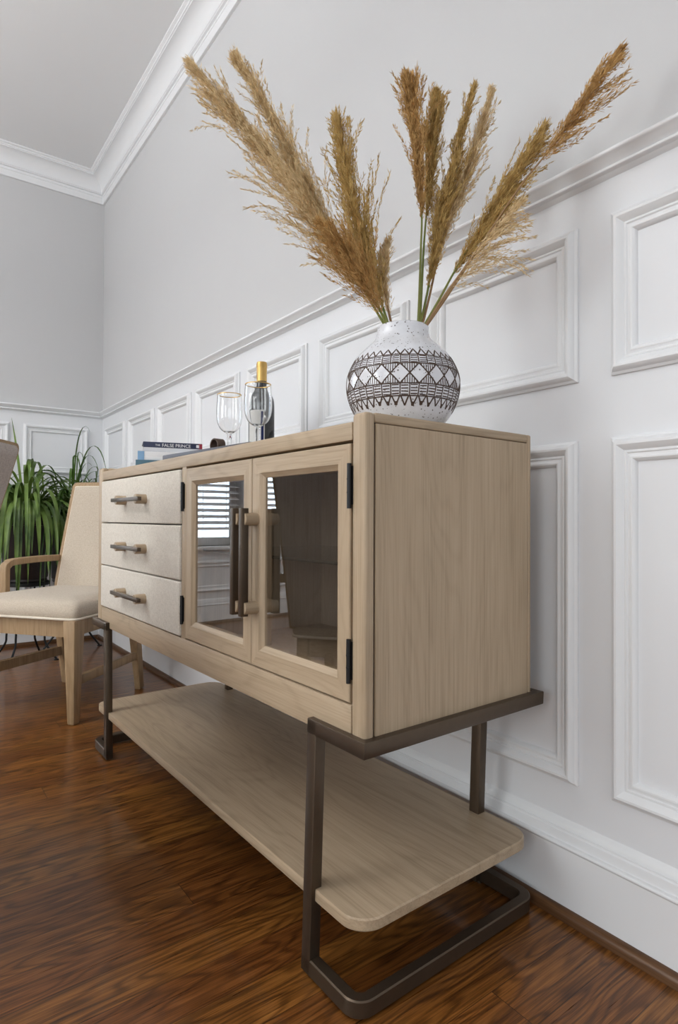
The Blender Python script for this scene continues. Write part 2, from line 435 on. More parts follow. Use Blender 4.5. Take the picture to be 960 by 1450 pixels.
for (x0, x1) in WIN:
    panel(pname(), fr_back, x0 + .02, x1 - .02, .23, .46)

# windows in the back wall, seen only as a reflection in the cabinet doors
M['blind'] = plain('white_blind_slat', srgb(228, 230, 234), 0.5, 0, 0.4, 0.01)
for wi, (x0, x1) in enumerate(WIN):
    w = empty('window_%d' % (wi + 1), ((x0 + x1) / 2, BY + .07, WZ0)); tag(w, kind='structure')
    ox, oy, oz = w.location
    def wp(mb, name, mat):
        for i, v in enumerate(mb.v): mb.v[i] = (v[0] - ox, v[1] - oy, v[2] - oz)
        o = mb.build(name, mat, w); return o
    mb = MB()
    for (a, b) in (((x0, BY - .02, WZ0 - .02), (x0 - .06, BY + .0, WZ1 + .06)), ((x1, BY - .02, WZ0 - .02), (x1 + .06, BY + .0, WZ1 + .06)), ((x0 - .06, BY - .025, WZ1), (x1 + .06, BY, WZ1 + .07))):
        lo = [min(p, q) for p, q in zip(a, b)]; hi = [max(p, q) for p, q in zip(a, b)]; mb.box(lo, hi, .004)
    wp(mb, 'window_casing', M['white_trim'])
    mb = MB(); mb.box((x0 - .075, BY - .05, WZ0 - .028), (x1 + .075, BY + .12, WZ0), .005); wp(mb, 'window_sill', M['white_trim'])
    mb = MB()
    for (a0, a1, c0, c1) in ((x0, x1, WZ0, WZ0 + .06), (x0, x1, WZ1 - .05, WZ1), (x0, x0 + .045, WZ0, WZ1), (x1 - .045, x1, WZ0, WZ1), (x0, x1, 1.38, 1.43)):
        mb.box((a0, BY + .09, c0), (a1, BY + .125, c1), .004)
    wp(mb, 'window_sash', M['white_trim'])
    mb = MB(); mb.box((x0 + .04, BY + .105, WZ0 + .05), (x1 - .04, BY + .109, WZ1 - .04)); wp(mb, 'window_pane', M['glass'])
    bl = MB(); z = .735
    while z < WZ1 - .06:
        bl.box((x0 + .012, BY + .018, z - .0015), (x1 - .012, BY + .068, z + .0015), fn=lambda p, z=z: Vector((p[0], p[1], z + (p[2] - z) + (p[1] - (BY + .043)) * 0.42)))
        z += .046
    wp(bl, 'blind_slats', M['blind'])
    mb = MB(); mb.box((x0 + .012, BY + .022, .682), (x1 - .012, BY + .062, .702), .004); wp(mb, 'blind_bottom_rail', M['blind'])
    mb = MB()
    for xx in (x0 + .12, x1 - .12, (x0 + x1) / 2): mb.tube([(xx, BY + .016, .70), (xx, BY + .016, WZ1 - .05)], .0022, 6)
    wp(mb, 'blind_cord', M['blind'])

# ------------------------------------------------------------------ the sideboard (local axes: x deep, y long, z up)
SB = empty('sideboard', (-0.4764, 0.714, 0), rad(1.1617))
tag(SB, 'long pale oak sideboard with glass doors, cream drawers and bronze metal frame feet', 'sideboard')
SBM = Matrix.Translation((-0.4764, 0.714, 0)) @ Matrix.Rotation(rad(1.1617), 4, 'Z')
def W(u, v, z): return SBM @ Vector((u, v, z))
L0, L1, DP = -0.004, 1.394, 0.4245
ZB, ZT, ZTT = 0.4147, 0.9226, 0.935
def part(mb, name, mat, parent=SB, **k): return mb.build(name, mat, parent, **k)

def end_panel(v0, v1, near):
    """rounded frame with a set-in veneer panel, outer face at v0 if near else v1"""
    mb = MB()
    # front post with a rounded front corner
    mb.box((0, v0, ZB), (.0205, v1, ZTT), .0065, 4); o1 = part(mb, 'corner_post', M['oak_z'])
    mb = MB(); mb.box((.4130, v0, ZB), (DP, v1, ZTT), .004, 3); part(mb, 'rear_post', M['oak_z'])
    mb = MB(); mb.box((.0195, v0, .9190), (.4140, v1, ZTT), .004, 3); part(mb, 'top_edge_strip', M['oak_u'])
    mb = MB(); mb.box((.0200, v0 + .004, ZB + .004), (.4135, v1 - .004, .922)); part(mb, 'groove_backing', M['gap'], smooth=False)  # dark box puts shade into the thin seam
    mb = MB(); mb.box((.0218, v0 + .0003, ZB + .001), (.4120, v1 - .0005, .9180), .0008, 1); part(mb, 'end_panel', M['oak_z'])
end_panel(L0, .030, True)
end_panel(1.350, L1, False)
mb = MB(); mb.box((.0, .0295, .8935), (.42, 1.3505, ZT), .002, 2); part(mb, 'worktop', M['oak_v'])
mb = MB(); mb.box((.0, .0295, ZB), (.022, 1.3505, .477), .002, 2); part(mb, 'bottom_rail', M['oak_v'])
mb = MB(); mb.box((.020, .029, .455), (.41, 1.351, .474)); part(mb, 'bottom_board', M['oak_in'])
mb = MB(); mb.box((.405, .029, ZB), (.4205, 1.351, .900)); part(mb, 'back_board', M['oak_in'])
mb = MB(); mb.box((.001, .6695, .476), (.022, .6955, .8945), .0015); part(mb, 'mullion', M['oak_z'])
mb = MB(); mb.box((.022, .672, .474), (.405, .692, .8935)); part(mb, 'partition', M['oak_in'])
for v in (.031, .670):
    mb = MB(); mb.box((.022, v - .0015, .474), (.405, v + .0015, .8935)); part(mb, 'cabinet_lining', M['oak_in'], smooth=False)
# drawers
for k, (z0, z1) in enumerate(((.7545, .8890), (.6165, .7515), (.4800, .6135))):
    mb = MB(); mb.box((-.004, .6975, z0), (.02, 1.3475, z1), .004, 3); d = part(mb, 'drawer', M['raffia'])
    zc = (z0 + z1) / 2
    mb = MB(); mb.box((-.0375, .902, zc - .0055), (-.0265, 1.138, zc + .0055), .0012, 2); h = part(mb, 'handle', M['bronze'], d)
    for v in (.935, 1.104):
        mb = MB(); mb.tube([(-.003, v, zc), (-.018, v, zc), (-.0325, v, zc), (-.0335, v, zc)], [.0135, .0135, .0135, .0125], 24); part(mb, 'handle_stud', M['oak_u'], d)
mb = MB(); mb.box((.021, .697, .476), (.3, 1.348, .892)); part(mb, 'drawer_case', M['gap'], smooth=False)  # block coloured near-black so the gaps around the drawers read as shaded
# glazed doors
for (v0, v1, hv, hinge) in ((.0338, .3455, .329, .0315), (.3480, .6680, .3645, .6825)):
    z0, z1 = .4800, .8890; st = .034; sb = .036
    mb = MB(); bv = .0065; dp = .0075
    fr0 = [(v0, z0), (v1, z0), (v1, z1), (v0, z1)]
    fr1 = [(v0 + st - .002, z0 + sb - .002), (v1 - st + .002, z0 + sb - .002), (v1 - st + .002, z1 - st + .002), (v0 + st - .002, z1 - st + .002)]
    fr2 = [(v0 + st + bv, z0 + sb + bv), (v1 - st - bv, z0 + sb + bv), (v1 - st - bv, z1 - st - bv), (v0 + st + bv, z1 - st - bv)]
    def inset(fr, d): 
        return [(fr[0][0] + d, fr[0][1] + d), (fr[1][0] - d, fr[1][1] + d), (fr[2][0] - d, fr[2][1] - d), (fr[3][0] + d, fr[3][1] - d)]
    rings = [[(.022, *p) for p in fr0], [(.0015, *p) for p in fr0], [(0, *p) for p in inset(fr0, .0015)], [(0, *p) for p in inset(fr1, -.001)], [(.0010, *p) for p in fr1], [(.002, *p) for p in inset(fr1, .001)],
             [(dp, *p) for p in fr2], [(.022, *p) for p in fr2]]
    # stiles run full height, rails between them
    vs = [p for r in rings for p in r]; nr = len(rings)
    for k in range(4):
        q = (k + 1) % 4
        for i in range(nr):
            j = (i + 1) % nr
            mb.add([rings[i][k], rings[i][q], rings[j][q], rings[j][k]], [(0, 1, 2, 3)], 0 if k in (0, 2) else 1)
    bm_o = part(mb, 'door', [M['oak_v'], M['oak_z']], ang=20)
    mb = MB(); mb.box((.0085, v0 + st + .002, z0 + sb + .002), (.0115, v1 - st - .002, z1 - st - .002)); part(mb, 'door_pane', M['pane'], bm_o, smooth=False)
    mb = MB(); mb.box((-.0355, hv - .0062, .5795), (-.0200, hv + .0062, .7895), .001, 2); part(mb, 'handle', M['bronze'], bm_o)
    for z in (.768, .5955):
        mb = MB(); mb.tube([(0, hv, z), (-.015, hv, z), (-.0285, hv, z), (-.0295, hv, z)], [.0130, .0130, .0130, .0120], 24); part(mb, 'handle_stud', M['oak_u'], bm_o)
    for (a, b) in ((.786, .857), (.512, .581)):
        mb = MB(); mb.tube([(-.0035, hinge, a), (-.0035, hinge, b)], .0038, 12)
        mb.tube([(-.0035, hinge, a + .024), (-.0035, hinge, a + .026)], .0043, 12); mb.tube([(-.0035, hinge, b - .026), (-.0035, hinge, b - .024)], .0043, 12)
        mb.box((-.001, hinge - .005, a + .006), (.002, hinge + .005, b - .004)); part(mb, 'hinge', M['black_metal'], bm_o)
# glass shelf and its pegs inside
mb = MB(); mb.box((.045, .034, .6885), (.400, .667, .6945)); part(mb, 'glass_shelf', M['shelfglass'], smooth=False)
for v in (.038, .664):
    for u in (.09, .34):
        mb = MB(); mb.tube([(u, v - .006, .6855), (u, v + .006, .6855)], .003, 10); part(mb, 'shelf_peg', M['bronze'])
# lower open shelf
def rrect(x0, x1, y0, y1, r, n=8):
    pts = []
    for (cx, cy, s) in ((x1 - r, y1 - r, 0), (x0 + r, y1 - r, 90), (x0 + r, y0 + r, 180), (x1 - r, y0 + r, 270)):
        for i in range(n + 1):
            t = rad(s + 90 * i / n); pts.append((cx + r * math.cos(t), cy + r * math.sin(t)))
    return pts
mb = MB(); mb.loft(rrect(-.004, .438, .0, 1.396, .045, 10), [(.0025, .1295), (.0, .132), (.0, .1475), (.0025, .1500)]); part(mb, 'lower_shelf', M['oak_v'], ang=30)

# bronze frames: a leaning C of bar at each end
def lean(p, s):
    k = .0165 * (1 - p[2] / .434)
    return Vector((p[0], p[1] + k * s, p[2]))
UO, VI = -.012, .131
def cframe(near):
    s = 1 if near else -1
    vv = (lambda v: v) if near else (lambda v: 1.394 - v - .0)
    def put(mb, name):
        mb.v = [tuple(lean(p, s)) for p in mb.v]; return part(mb, name, M['bronze'], ang=40)
    # top bar: outer path and inner path
    def cpath(u0, u1, v0, vend, r):
        if r <= 0: return [(u0, vend), (u0, v0), (u1, v0), (u1, vend)]
        out = [(u0, vend)]
        for i in range(9): t = rad(180 + 90 * i / 8); out.append((u0 + r + r * math.cos(t), v0 + r + r * math.sin(t)))
        for i in range(9): t = rad(270 + 90 * i / 8); out.append((u1 - r + r * math.cos(t), v0 + r + r * math.sin(t)))
        out.append((u1, vend)); return out
    def bar(po, pi, z0, z1, c):
        mb = MB(); n = len(po)
        # cross-section with small chamfers, loops: outer-bottom, outer-low, outer-high, outer-top, inner-top.. 
        def lerp(p, q, d):
            L = math.hypot(q[0] - p[0], q[1] - p[1]); return (p[0] + (q[0] - p[0]) * d / L, p[1] + (q[1] - p[1]) * d / L)
        loops = [[(*lerp(p, q, c), z0) for p, q in zip(po, pi)], [(*p, z0 + c) for p in po], [(*p, z1 - c) for p in po], [(*lerp(p, q, c), z1) for p, q in zip(po, pi)],
                 [(*lerp(q, p, c), z1) for p, q in zip(po, pi)], [(*q, z1 - c) for q in pi], [(*q, z0 + c) for q in pi], [(*lerp(q, p, c), z0) for p, q in zip(po, pi)]]
        vs = [(p[0], vv(p[1]), p[2]) for lp in loops for p in lp]; fs = []
        for a in range(8):
            b = (a + 1) % 8
            for i in range(n - 1): fs.append((a * n + i, a * n + i + 1, b * n + i + 1, b * n + i))
        fs.append(tuple(a * n for a in range(8))); fs.append(tuple(a * n + n - 1 for a in range(7, -1, -1)))
        mb.add(vs, fs); return mb
    put(bar(cpath(UO, .4455, -.018, VI, 0), cpath(UO + .014, .4455 - .014, -.018 + .018, VI, 0), .4090, .4337, .0012), 'top_bar')
    put(bar(cpath(UO, .4470, -.018, VI, .034), cpath(UO + .021, .4470 - .021, -.018 + .021, VI, .013), .004, .0325, .0022), 'foot_bar')
    for (u0, u1) in ((UO, UO + .021), (.414, .435)):
        mb = MB()
        lo = (u0, min(vv(VI), vv(VI - .0245)), .006); hi = (u1, max(vv(VI), vv(VI - .0245)), .4325)
        mb.box(lo, hi, .0014, 2); put(mb, 'leg')
    for (u, v) in ((.22, -.004), (.0, .11), (.43, .11)):
        mb = MB(); mb.tube([(u, vv(v), 0.0), (u, vv(v), .005)], .006, 12); put(mb, 'glide')
cframe(True); cframe(False)

# ------------------------------------------------------------------ vase with banded pattern
VU, VV = .170, .093
VP = W(VU, VV, ZT)
prof_px = [(.052, .0), (.058, .002), (.066, .010), (.0755, .020), (.0845, .0315), (.0925, .0455), (.0985, .060), (.1020, .0745), (.1033, .0885), (.1020, .1035), (.0962, .1200), (.0850, .1395), (.0705, .1545), (.0570, .1670), (.0505, .1760), (.0478, .1850), (.0470, .1930)]
def vr(z):
    for (r0, a), (r1, b) in zip(prof_px, prof_px[1:]):
        if a <= z <= b:
            t = (z - a) / (b - a); return r0 + (r1 - r0) * t
    return prof_px[-1][0] if z > prof_px[-1][1] else prof_px[0][0]
def smooth_prof(pts, k=4):
    out = []
    for i in range(len(pts) - 1):
        p0 = pts[max(i - 1, 0)]; p1 = pts[i]; p2 = pts[i + 1]; p3 = pts[min(i + 2, len(pts) - 1)]
        for j in range(k):
            t = j / k
            out.append(tuple(0.5 * (2 * p1[c] + (p2[c] - p0[c]) * t + (2 * p0[c] - 5 * p1[c] + 4 * p2[c] - p3[c]) * t * t + (3 * p1[c] - p0[c] - 3 * p2[c] + p3[c]) * t ** 3) for c in (0, 1)))
    out.append(pts[-1]); return out
sp = smooth_prof(prof_px)
def vrs(z):
    for (r0, a), (r1, b) in zip(sp, sp[1:]):
        if a <= z <= b: return r0 + (r1 - r0) * (z - a) / max(b - a, 1e-9)
    return sp[-1][0]
mb = MB()
mb.lathe([(0.0, .0005), (.045, .0005)] + sp + [(.0468, .1955), (.0450, .1972), (.0430, .1968), (.0415, .1945), (.0415, .186), (.046, .172), (.078, .142), (.097, .09), (.08, .03), (.04, .008), (0, .008)], 96)
rng = random.Random(4)
def stroke(mb, pts, w):
    """raised line on the vase: pts are (angle, z)"""
    P = []
    for (t0, z0), (t1, z1) in zip(pts, pts[1:]):
        L = math.hypot((t1 - t0) * .1, z1 - z0); n = max(1, int(L / .004))
        for i in range(n): P.append((t0 + (t1 - t0) * i / n, z0 + (z1 - z0) * i / n))
    P.append(pts[-1])
    def pos(t, z, d): r = vrs(z) + d; return (r * math.cos(t), r * math.sin(t), z)
    vs = []; k = len(P)
    for i, (t, z) in enumerate(P):
        a = P[max(i - 1, 0)]; b = P[min(i + 1, k - 1)]; r = vrs(z)
        dx, dz = (b[0] - a[0]) * r, b[1] - a[1]; L = math.hypot(dx, dz) or 1
        nx, nz = -dz / L, dx / L; ww = w * 1.55 * (0.85 + 0.3 * rng.random()) * .5
        for (sgn, d) in ((-1.15, -.0002), (-.6, .0006), (.6, .0006), (1.15, -.0002)):
            vs.append(pos(t + nx * ww * sgn / r, z + nz * ww * sgn, d))
    fs = []
    for i in range(k - 1):
        for j in range(3): fs.append((i * 4 + j, i * 4 + j + 1, i * 4 + j + 5, i * 4 + j + 4))
    mb.add(vs, fs, 1)
ND = 20
zA, zB_, zC, zD, zE, zF, zG = .1345, .1235, .1075, .0905, .0735, .0535, .0385   # peak tops, band, diamonds, band, points
j_ = lambda s: (rng.random() - .5) * s
for k in range(ND):
    t0 = 2 * math.pi * k / ND; dt = 2 * math.pi / ND
    for h in (0, 1):
        a = t0 + h * dt / 2
        stroke(mb, [(a, zB_), (a + dt / 4 + j_(.01), zA + j_(.002)), (a + dt / 2, zB_)], .0016)
        stroke(mb, [(a + j_(.01), zB_), (a + j_(.01), zC)], .0013)
        stroke(mb, [(a + j_(.01), zE), (a + j_(.01), zF)], .0013)
        # lower pointed teeth with heavy tips
        tip = (a + dt / 4 + j_(.012), zG + j_(.002))
        stroke(mb, [(a + .01, zF), tip], .0016); stroke(mb, [tip, (a + dt / 2 - .01, zF)], .0016)
        if (k * 2 + h) % 4 != 1: stroke(mb, [(tip[0], tip[1] + .0005), (tip[0], tip[1] + .0065)], .0034)
        for q in range(4):
            z = zC + (zB_ - zC) * (q + .5 + .2 * h) / 4.3; stroke(mb, [(a + .02, z + j_(.0008)), (a + dt / 2 - .02, z + j_(.0008))], .0011)
            z = zF + (zE - zF) * (q + .5 + .2 * (1 - h)) / 4.3; stroke(mb, [(a + .02, z + j_(.0008)), (a + dt / 2 - .02, z + j_(.0008))], .0012)
    # diamonds
    stroke(mb, [(t0, zD), (t0 + dt / 2, zC)], .0015); stroke(mb, [(t0 + dt / 2, zC), (t0 + dt, zD)], .0015)
    stroke(mb, [(t0, zD), (t0 + dt / 2, zE)], .0015); stroke(mb, [(t0 + dt / 2, zE), (t0 + dt, zD)], .0015)
    for q in range(-3, 4):
        f = abs(q) / 4.0; off = q * dt / 8.2
        stroke(mb, [(t0 + off, zC), (t0 + off, zD + (zC - zD) * (f + .06))], .0010)
        stroke(mb, [(t0 + off, zE), (t0 + off, zD - (zD - zE) * (f + .06))], .0010)
def ring(z, w): stroke(mb, [(2 * math.pi * i / 80, z) for i in range(81)], w)
for z in (zB_, zC, zE, zF): ring(z, .0013)
vase = mb.build('vase', [M['glaze'], M['line']], ang=60, mw=Matrix.Translation(VP))
tag(vase, 'round white speckled vase with brown diamond and zigzag bands on the sideboard', 'vase', kind='thing')

# ------------------------------------------------------------------ pampas grass
def spline(pts, n):
    out = []; m_ = len(pts) - 1
    for i in range(n + 1):
        x = i / n * m_; k = min(int(x), m_ - 1); t = x - k
        p0, p1, p2, p3 = pts[max(k - 1, 0)], pts[k], pts[k + 1], pts[min(k + 2, m_)]
        out.append(0.5 * (2 * p1 + (p2 - p0) * t + (2 * p0 - 5 * p1 + 4 * p2 - p3) * t * t + (3 * p1 - p0 - 3 * p2 + p3) * t ** 3))
    return out
def pampas(label, px, d0, d1, t0, width, mat, stem, seed, lean_side=0.0, dens=1.0, droop=0.0, angle=24, taper=.42):
    """px: pixel path from the vase mouth to the tip, d0/d1 distance at base and tip, t0: where the plume starts (0..1),
       width: greatest half width in metres; lean_side: strands pushed to one side (-1 left .. 1 right of the picture)"""
    rg = random.Random(seed); g = lambda: rg.gauss(0, 1)
    n = len(px); pts = [at(x, y, d0 + (d1 - d0) * i / (n - 1)) for i, (x, y) in enumerate(px)]
    sp_ = spline(pts, 60); base = sp_[0]
    inner = VP + Vector(((base.x - VP.x) * .1, (base.y - VP.y) * .1, .03))
    root = empty('pampas_stem', inner)
    tag(root, label, 'pampas grass', 'dried pampas stems in the vase')
    off = root.location.copy()
    mb = MB(); path = [inner] + sp_
    k = len(path); mb.tube([p - off for p in path], [.0026 - .0019 * i / (k - 1) for i in range(k)], 7); mb.build('stem', stem, root)
    mb = MB(); vs = []; fs = []
    i0 = int(60 * t0); total = (60 - i0)
    length = sum((sp_[i + 1] - sp_[i]).length for i in range(i0, 60))
    clump = {}; nb = int(length * 620 * dens)
    for b in range(nb):
        s = ((b + rg.random()) / nb) ** 0.95
        x = i0 + s * (total - 1e-3); ii = int(x); P = sp_[ii].lerp(sp_[min(ii + 1, 60)], x - ii)
        T = (sp_[min(ii + 2, 60)] - sp_[max(ii - 2, 0)]).normalized()
        ph = rg.random() * 2 * math.pi; A = T.orthogonal().normalized(); B = T.cross(A)
        Rd = (A * math.cos(ph) + B * math.sin(ph) + RT * lean_side * 0.9).normalized()
        env = (min(1, s / .16 + .25)) * (1 - s) ** taper                     # plume outline: full low down, pointed tip
        an = rad(angle * (0.30 + 0.95 * rg.random()))
        ln = width * env / math.sin(rad(angle)) * (0.55 + 0.55 * rg.random()) + .012
        key = (int(s * length / .026), int(ph / 6.2832 * 5))                # strands grow in clumps of unequal length
        if key not in clump: clump[key] = (rg.uniform(.45, 1.45), rg.uniform(.65, 1.30), rg.uniform(-.3, .3))
        ln = min(ln * clump[key][0], length * (1 - s) * .85 + .014); an *= clump[key][1]
        D = (T * math.cos(an) + Rd * math.sin(an)).normalized()
        cur = P.copy(); dd = D.copy(); ns = max(3, int(ln / .0048)); st = ln / ns
        curl = Vector((g(), g(), g())) * 0.025
        for q in range(ns):
            dd = (dd + curl * (q / ns) + T * 0.02 + Vector((0, 0, -1)) * droop * st * 9).normalized()
            nx = cur + dd * st; f = q / ns
            spread = .0042 * math.sin(math.pi * min(1, .18 + f * .85)) + .0004     # each strand is itself a little tuft
            for _ in range(4 if f > .1 else 2):
                c = cur.lerp(nx, rg.random()) + Vector((g(), g(), g())) * spread * .45
                dirn = (dd + Vector((g(), g(), g())) * .26).normalized()
                L = .0058 + .0062 * rg.random(); w = .00048 + .00050 * rg.random()
                sd = dirn.cross(Vector((g(), g(), g()))).normalized() * w
                c = c - off; o = len(vs)
                vs += [c, c + dirn * L * .4 + sd, c + dirn * L, c + dirn * L * .4 - sd]; fs.append((o, o + 1, o + 2, o + 3))
            cur = nx
    lim = WX - .006 - off.x
    vs = [Vector((min(v.x, lim), v.y, v.z)) for v in vs]
    mb.add(vs, fs); mb.build('plume', mat, root, smooth=False)
    return root
dv = (VP - CAM).dot(FW)
pampas('longest pampas plume, spreading to the far upper left with loose strands towards the ceiling', [(552, 466), (538, 440), (514, 404), (484, 356), (444, 298), (396, 236), (342, 172), (272, 92)], dv, dv + .06, .24, .074, M['plume_tan'], M['reed'], 11, -.95, 1.25, 0.0, 28, .24)
pampas('slim tan pampas plume with a pointed upright tip, second from the left', [(548, 466), (530, 436), (500, 386), (470, 334), (440, 276), (408, 212), (370, 144), (337, 86)], dv + .03, dv + .09, .30, .036, M['plume_tan'], M['reed'], 12, -.1, 1.1, 0.0, 17)
pampas('golden pampas plume rising steeply, third from the left', [(552, 466), (541, 432), (529, 392), (514, 342), (500, 288), (488, 230), (479, 172)], dv - .01, dv - .03, .14, .052, M['plume_gold'], M['reed'], 13, -.15, 1.2, 0.0, 25)
pampas('short shaggy brown pampas plume bushing out low on the left of the bouquet', [(549, 467), (542, 448), (530, 420), (512, 388), (488, 352), (458, 318)], dv - .022, dv - .06, .20, .085, M['plume_brown'], M['reed'], 14, -.70, 1.35, 0.0, 38)
pampas('small thin pampas sprig hugging the vase mouth beside the left plumes', [(556, 466), (550, 440), (545, 412), (545, 382), (549, 350)], dv + .01, dv + .0, .18, .018, M['plume_tan'], M['reed_dry'], 15, .1, 1.0, 0.0, 14)
pampas('tight golden brown upright pampas plume, left one of the middle pair', [(592, 464), (594, 412), (596, 350), (597, 300), (592, 225), (585, 170), (577, 118)], dv + .0, dv + .02, .47, .031, M['plume_brown'], M['reed'], 16, -.05, 1.5, 0.0, 12)
pampas('soft blunt yellowish pampas plume just right of the tight upright one', [(594, 464), (597, 410), (600, 350), (604, 300), (610, 240), (614, 190), (617, 140)], dv + .02, dv + .07, .47, .034, M['plume_gold'], M['reed'], 17, .15, 1.35, 0.0, 14)
pampas('narrow long pampas plume leaning a little right with low green base', [(594, 464), (604, 420), (612, 375), (622, 325), (636, 265), (652, 195), (670, 128)], dv + .02, dv + .04, .20, .022, M['plume_gold'], M['reed'], 18, .05, 1.1, 0.0, 13)
pampas('wispy pale pampas plume beside the narrow one, its strands combed to the right', [(597, 464), (608, 420), (618, 375), (632, 320), (654, 262), (674, 200), (693, 135)], dv + .02, dv + .07, .32, .032, M['plume_tan'], M['reed_dry'], 19, .35, .85, 0.0, 16)
pampas('dense olive gold pampas plume reaching right, in front of the chair rail', [(599, 464), (622, 424), (645, 382), (672, 338), (700, 292), (728, 245), (766, 184)], dv + .0, dv + .0, .31, .060, M['plume_gold'], M['reed'], 20, .85, 1.2, 0.16, 31)
pampas('drooping fawn pampas plume hanging loose strands below the olive gold one', [(601, 464), (626, 424), (650, 390), (676, 354), (704, 318), (728, 290)], dv - .015, dv - .06, .30, .092, M['plume_tan'], M['reed_dry'], 21, 1.3, .70, 0.95, 52)
pampas('rust brown pampas plume at the far upper right on a long bare stem', [(602, 464), (630, 424), (662, 376), (700, 318), (738, 262), (770, 222), (800, 180), (832, 130), (871, 78)], dv + .0, dv - .12, .615, .066, M['plume_brown'], M['reed_dry'], 22, 1.0, 1.0, 0.05, 34)

# ------------------------------------------------------------------ glasses, bottle, books, tray
def find_on_top(x, depth, z=ZT):
    """world point on the worktop seen in image column x at the given depth"""
    p = at(x, 725, depth); return Vector((p.x, p.y, z))
def wine_glass(loc):
    root = empty('wine_glass', loc)
    mb = MB()
    outer = [(.0310, .0), (.0310, .0015), (.026, .003), (.012, .0060), (.0062, .010), (.0050, .016), (.0062, .038), (.0072, .064), (.0058, .071), (.0072, .0735), (.0062, .0765)]
    bowl_o = smooth_prof([(.0062, .0765), (.015, .0805), (.0265, .0900), (.0340, .105), (.0372, .123), (.0376, .143), (.0364, .167), (.0350, .189)], 4)
    bowl_i = [(r - .0011 if r > .006 else r, z + .0016) for r, z in bowl_o[::-1]]
    bowl_i = [(max(r, 0.0), z) for r, z in bowl_i if z < .1885 and z > .0815]
    mb.lathe([(0, 0)] + outer[:5], 40); mb.build('foot', M['glass'], root, ang=50)
    mb = MB(); mb.lathe(outer[4:], 10); mb.build('stem', M['glass'], root, ang=15)
    mb = MB(); mb.lathe([(0, .0760)] + bowl_o + [(.0345, .1900)] + [(r, z) for r, z in bowl_i] + [(0, .0815)], 48); mb.build('bowl', M['glass'], root, ang=60)
    mb = MB(); mb.lathe([(.03545, .1880), (.03535, .1899), (.0346, .1906), (.0339, .1900), (.0339, .1882), (.03545, .1880)], 48); mb.build('gilt_rim', M['gold'], root, ang=60)
    return root
g1 = wine_glass(find_on_top(324, 1.735, ZT + .0161)); g1.scale = (1.0, 1.0, 1.0)
tag(g1, 'empty wine glass with gold rim standing on the slate board nearer the books', 'wine glass', 'wine glasses on the sideboard')
g2 = copy_tree(g1); g2.location = find_on_top(364.5, 1.600, ZT + .0161)
tag(g2, 'empty wine glass with gold rim on the board right in front of the bottle', 'wine glass', 'wine glasses on the sideboard')

def bottle(loc):
    root = empty('wine_bottle', loc)
    mt = plain('dark_bottle_glass', srgb(24, 24, 26), 0.12, 0, 0.6, 0.0)
    mb = MB(); mb.lathe([(0, .001), (.034, .001), (.0372, .006)] + smooth_prof([(.0372, .01), (.0375, .10), (.0372, .175), (.033, .198), (.022, .217), (.0155, .231), (.0145, .245), (.0142, .262)], 4) + [(.0142, .29), (0, .29)], 48)
    mb.build('body', mt, root, ang=50)
    mb = MB(); mb.lathe([(.0150, .244), (.0151, .285), (.0158, .2855), (.0158, .2935), (.0150, .297), (.0142, .3005), (0, .3010)], 40); mb.build('foil', M['gold'], root, ang=40)
    lab = plain('paper_label', srgb(214, 212, 208), 0.7, 0, 0.2, 0.04, 60); navy = plain('navy_label_print', srgb(38, 46, 92), 0.6, 0, 0.2, 0.1, 60)
    mb = MB()
    def patch(t0, t1, z0, z1, r, mat):
        n = 16; vs = []; fs = []
        for i in range(n + 1):
            t = t0 + (t1 - t0) * i / n
            for z in (z0, z1): vs.append((r * math.cos(t), r * math.sin(t), z))
        for i in range(n): fs.append((2 * i, 2 * i + 2, 2 * i + 3, 2 * i + 1))
        mb.add(vs, fs, mat)
    c = math.atan2((CAM - loc).y, (CAM - loc).x)
    patch(c - 1.15, c + .25, .03, .155, .0379, 0); patch(c - .02, c + .16, .035, .150, .0381, 1)
    mb.build('label', [lab, navy], root)
    return root
bt = bottle(find_on_top(369.5, 1.735))
tag(bt, 'dark wine bottle with gold foil neck behind the nearer wine glass', 'bottle')

